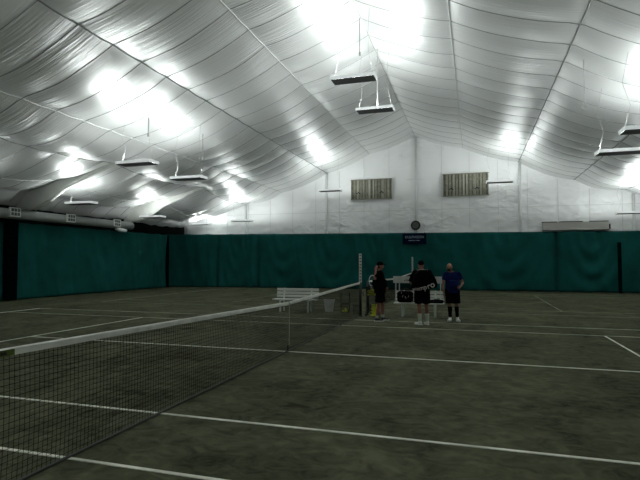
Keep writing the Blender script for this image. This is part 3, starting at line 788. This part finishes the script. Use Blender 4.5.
# --- player A: black cap, hand raised to the ear, racket in the other hand
JA = dict(head=(0, .02, 1.625), look=-.05, neck=(0, 0, 1.47), chest=(0, 0, 1.27), pelvis=(0, 0, .93), rsh=(.185, 0, 1.425), lsh=(-.185, 0, 1.425),
          rel=(.27, -.17, 1.25), rwr=(.17, -.13, 1.49), lel=(-.25, -.02, 1.13), lwr=(-.22, .20, .98), rhip=(.095, 0, .90), lhip=(-.095, 0, .90),
          rkn=(.11, -.04, .48), lkn=(-.12, .10, .49), ran=(.12, -.10, .09), lan=(-.13, .10, .09), rft=.1, lft=-.1, belly=1.45, sw=1.12)
tA, v, hr, br = person((.80, 5.50, 0), math.radians(-72.8), 'person in black cap, black shirt and shorts with hand raised to ear', JA, M['skinred'], 1.75,
    {'r': ((-.25, .18, .9), (-.6, .3, 0), 1, .35), 'l': ((0, .35, -.7), (1, 0, 0), -1, .95)})
shirt(tA, v, br, M['black'], 1.17, .85, .10, 1.5); shorts(tA, v, br, M['black'], 1.16, .86, 1.15); shoes(tA, v, JA, M['shoedark'], M['shoe']); sock(tA, v, M['sock'], .20)
b = MB(); b.ell(v['head']+Vector((0, -.006, .045)), (.086, .104, .085), None); b.ell(v['head']+Vector((0, .11, .035)), (.070, .085, .012), Matrix.Rotation(-.12, 3, 'X')); remesh(b, 'cap', M['black'], tA, .008, 2)
b = MB(); b.ell(v['head']+Vector((0, -.03, -.015)), (.080, .078, .07), None); remesh(b, 'hair', M['hair'], tA, .008, 2)
def world(t, p): return Matrix.Translation(t.location) @ Matrix.Rotation(t.rotation_euler.z, 4, 'Z') @ Vector(p)
hnd = world(tA, (-.215, .245, .90))
racket(hnd, (math.radians(180-28), 0, math.radians(-72.8)), 'silver racket held low by the person in the black cap', M['silver'])

# --- player B: seen from behind, big black racket bag on the back
JB = dict(head=(-.02, .05, 1.66), look=.35, neck=(0, .01, 1.50), chest=(0, 0, 1.30), pelvis=(0, 0, .96), rsh=(.20, 0, 1.45), lsh=(-.20, 0, 1.45),
          rel=(.33, -.06, 1.20), rwr=(.27, .14, 1.06), lel=(-.31, .02, 1.18), lwr=(-.22, .20, 1.05), rhip=(.10, 0, .93), lhip=(-.10, 0, .93),
          rkn=(.12, .03, .50), lkn=(-.08, .03, .50), ran=(.14, -.02, .09), lan=(-.06, -.02, .09), rft=-.25, lft=-.75, belly=1.2, sw=1.14)
tB, v, hr, br = person((2.09, 4.95, 0), math.radians(14), 'person seen from behind in black with a racket bag on the back', JB, M['skinred'], 1.84,
    {'r': ((-.2, .7, -.4), (-1, 0, 0), 1, .8), 'l': ((.3, .7, -.4), (1, 0, 0), -1, .8)})
shirt(tB, v, br, M['black'], 1.17, .98, .12, 1.2); shorts(tB, v, br, M['black'], 1.16, .80, 1.12); shoes(tB, v, JB, M['shoe'], M['shoe']); sock(tB, v, M['sock'], .52, .044, .062)
b = MB(); b.ell(v['head']+Vector((0, -.012, .04)), (.083, .100, .088), hr); remesh(b, 'cap', M['black'], tB, .008, 2)
b = MB(); b.tube([v['neck']+Vector((.11*math.cos(a), -.01+.085*math.sin(a), -.005-.02*math.sin(a))) for a in [2*PI*i/16 for i in range(16)]], .020, 8, closed=True); b.build('collar', M['sock'], tB, smooth=True)
bg = thing('racket_bag', (2.09, 4.95, 0), math.radians(14), 'large black racket bag with white block letters on the standing person', 'bag')
n = 14; prof = [(-.31, .955, .10), (-.33, 1.06, .15), (-.30, 1.24, .17), (-.23, 1.42, .16), (-.11, 1.53, .10), (.09, 1.53, .10), (.23, 1.43, .16), (.36, 1.26, .17), (.41, 1.10, .14), (.36, 1.02, .10)]
b = MB(); N = len(prof)
front = [(x, -.155, z) for x, z, d in prof]; back = [(x*.93, -.155-d, 1.2+(z-1.2)*.92) for x, z, d in prof]
b.add(front+back, [tuple(range(N)), tuple(range(N, 2*N))[::-1]]+[(i, (i+1) % N, N+(i+1) % N, N+i) for i in range(N)])
o = b.build('bag_body', M['black'], bg); bv = o.modifiers.new('Bevel', 'BEVEL'); bv.width = .03; bv.segments = 3; bv.limit_method = 'ANGLE'
for s in (-1, 1):
    b = MB(); b.tube([(s*.13, -.16, 1.40), (s*.14, -.06, 1.555), (s*.15, .10, 1.47), (s*.17, .165, 1.28), (s*.18, .06, 1.06), (s*.17, -.15, 1.02)], .017, 6); b.build('shoulder_strap', M['blackpl'], bg, smooth=True)
let = 'wempro'; xs = [-.275, -.185, -.085, .02, .115, .215]; zz = [.985, .990, 1.005, 1.03, 1.06, 1.10]; sz = [.12, .13, .14, .16, .18, .20]
for i, chh in enumerate(let):
    tx = text_obj('letter', chh, sz[i]*1.15, M['bagletters'], bg, .003); tx.rotation_euler = (PI/2, -.22-.03*i, 0); tx.location = (xs[i]+.01, -.345, zz[i]+.02)
# --- player C: navy shirt, facing the camera
JC = dict(head=(.085, .04, 1.585), look=-.45, neck=(.04, 0, 1.43), chest=(.01, 0, 1.24), pelvis=(0, 0, .91), rsh=(.185, 0, 1.38), lsh=(-.185, 0, 1.38),
          rel=(.26, -.02, 1.10), rwr=(.27, .07, .85), lel=(-.30, -.03, 1.12), lwr=(-.20, .19, 1.02), rhip=(.10, 0, .88), lhip=(-.10, 0, .88),
          rkn=(.08, .03, .47), lkn=(-.11, .03, .47), ran=(.07, -.02, .09), lan=(-.14, -.02, .09), rft=.45, lft=-.15, belly=1.35, sw=1.10)
tC, v, hr, br = person((2.86, 6.05, 0), math.radians(192), 'person in navy t-shirt and black shorts facing the others', JC, M['skinpale'], 1.7,
    {'r': ((0, .1, -1), (-1, 0, 0), 1, .5), 'l': ((.45, .6, -.45), (.6, -.3, 0), -1, 1.15)})
shirt(tC, v, br, M['navy'], 1.12, .62, .06, 1.35, 't_shirt'); shorts(tC, v, br, M['black'], 1.10, .88, 1.1); shoes(tC, v, JC, M['shoe'], M['shoe'])
sock(tC, v, M['black'], .92, .046, .066, 'leg_sleeve', .12)
b = MB(); b.ell(v['head']+hr @ Vector((0, -.035, .0)), (.080, .072, .085), hr); remesh(b, 'hair', M['hair'], tC, .008, 2)
b = MB(); b.ell(v['head']+hr @ Vector((0, .045, -.075)), (.052, .052, .042), hr); remesh(b, 'beard', M['hair'], tC, .008, 2)

# ------------------------------------------------------------------ world & view
w = bpy.data.worlds.new('world'); sc.world = w; w.use_nodes = True
w.node_tree.nodes['Background'].inputs[0].default_value = (0, 0, 0, 1); w.node_tree.nodes['Background'].inputs[1].default_value = 0
sc.view_settings.view_transform = 'Standard'; sc.view_settings.look = 'None'; sc.view_settings.gamma = 1; sc.view_settings.exposure = 0
sc.cycles.max_bounces = 10; sc.cycles.diffuse_bounces = 8; sc.cycles.glossy_bounces = 4
sc.cycles.sample_clamp_indirect = 10
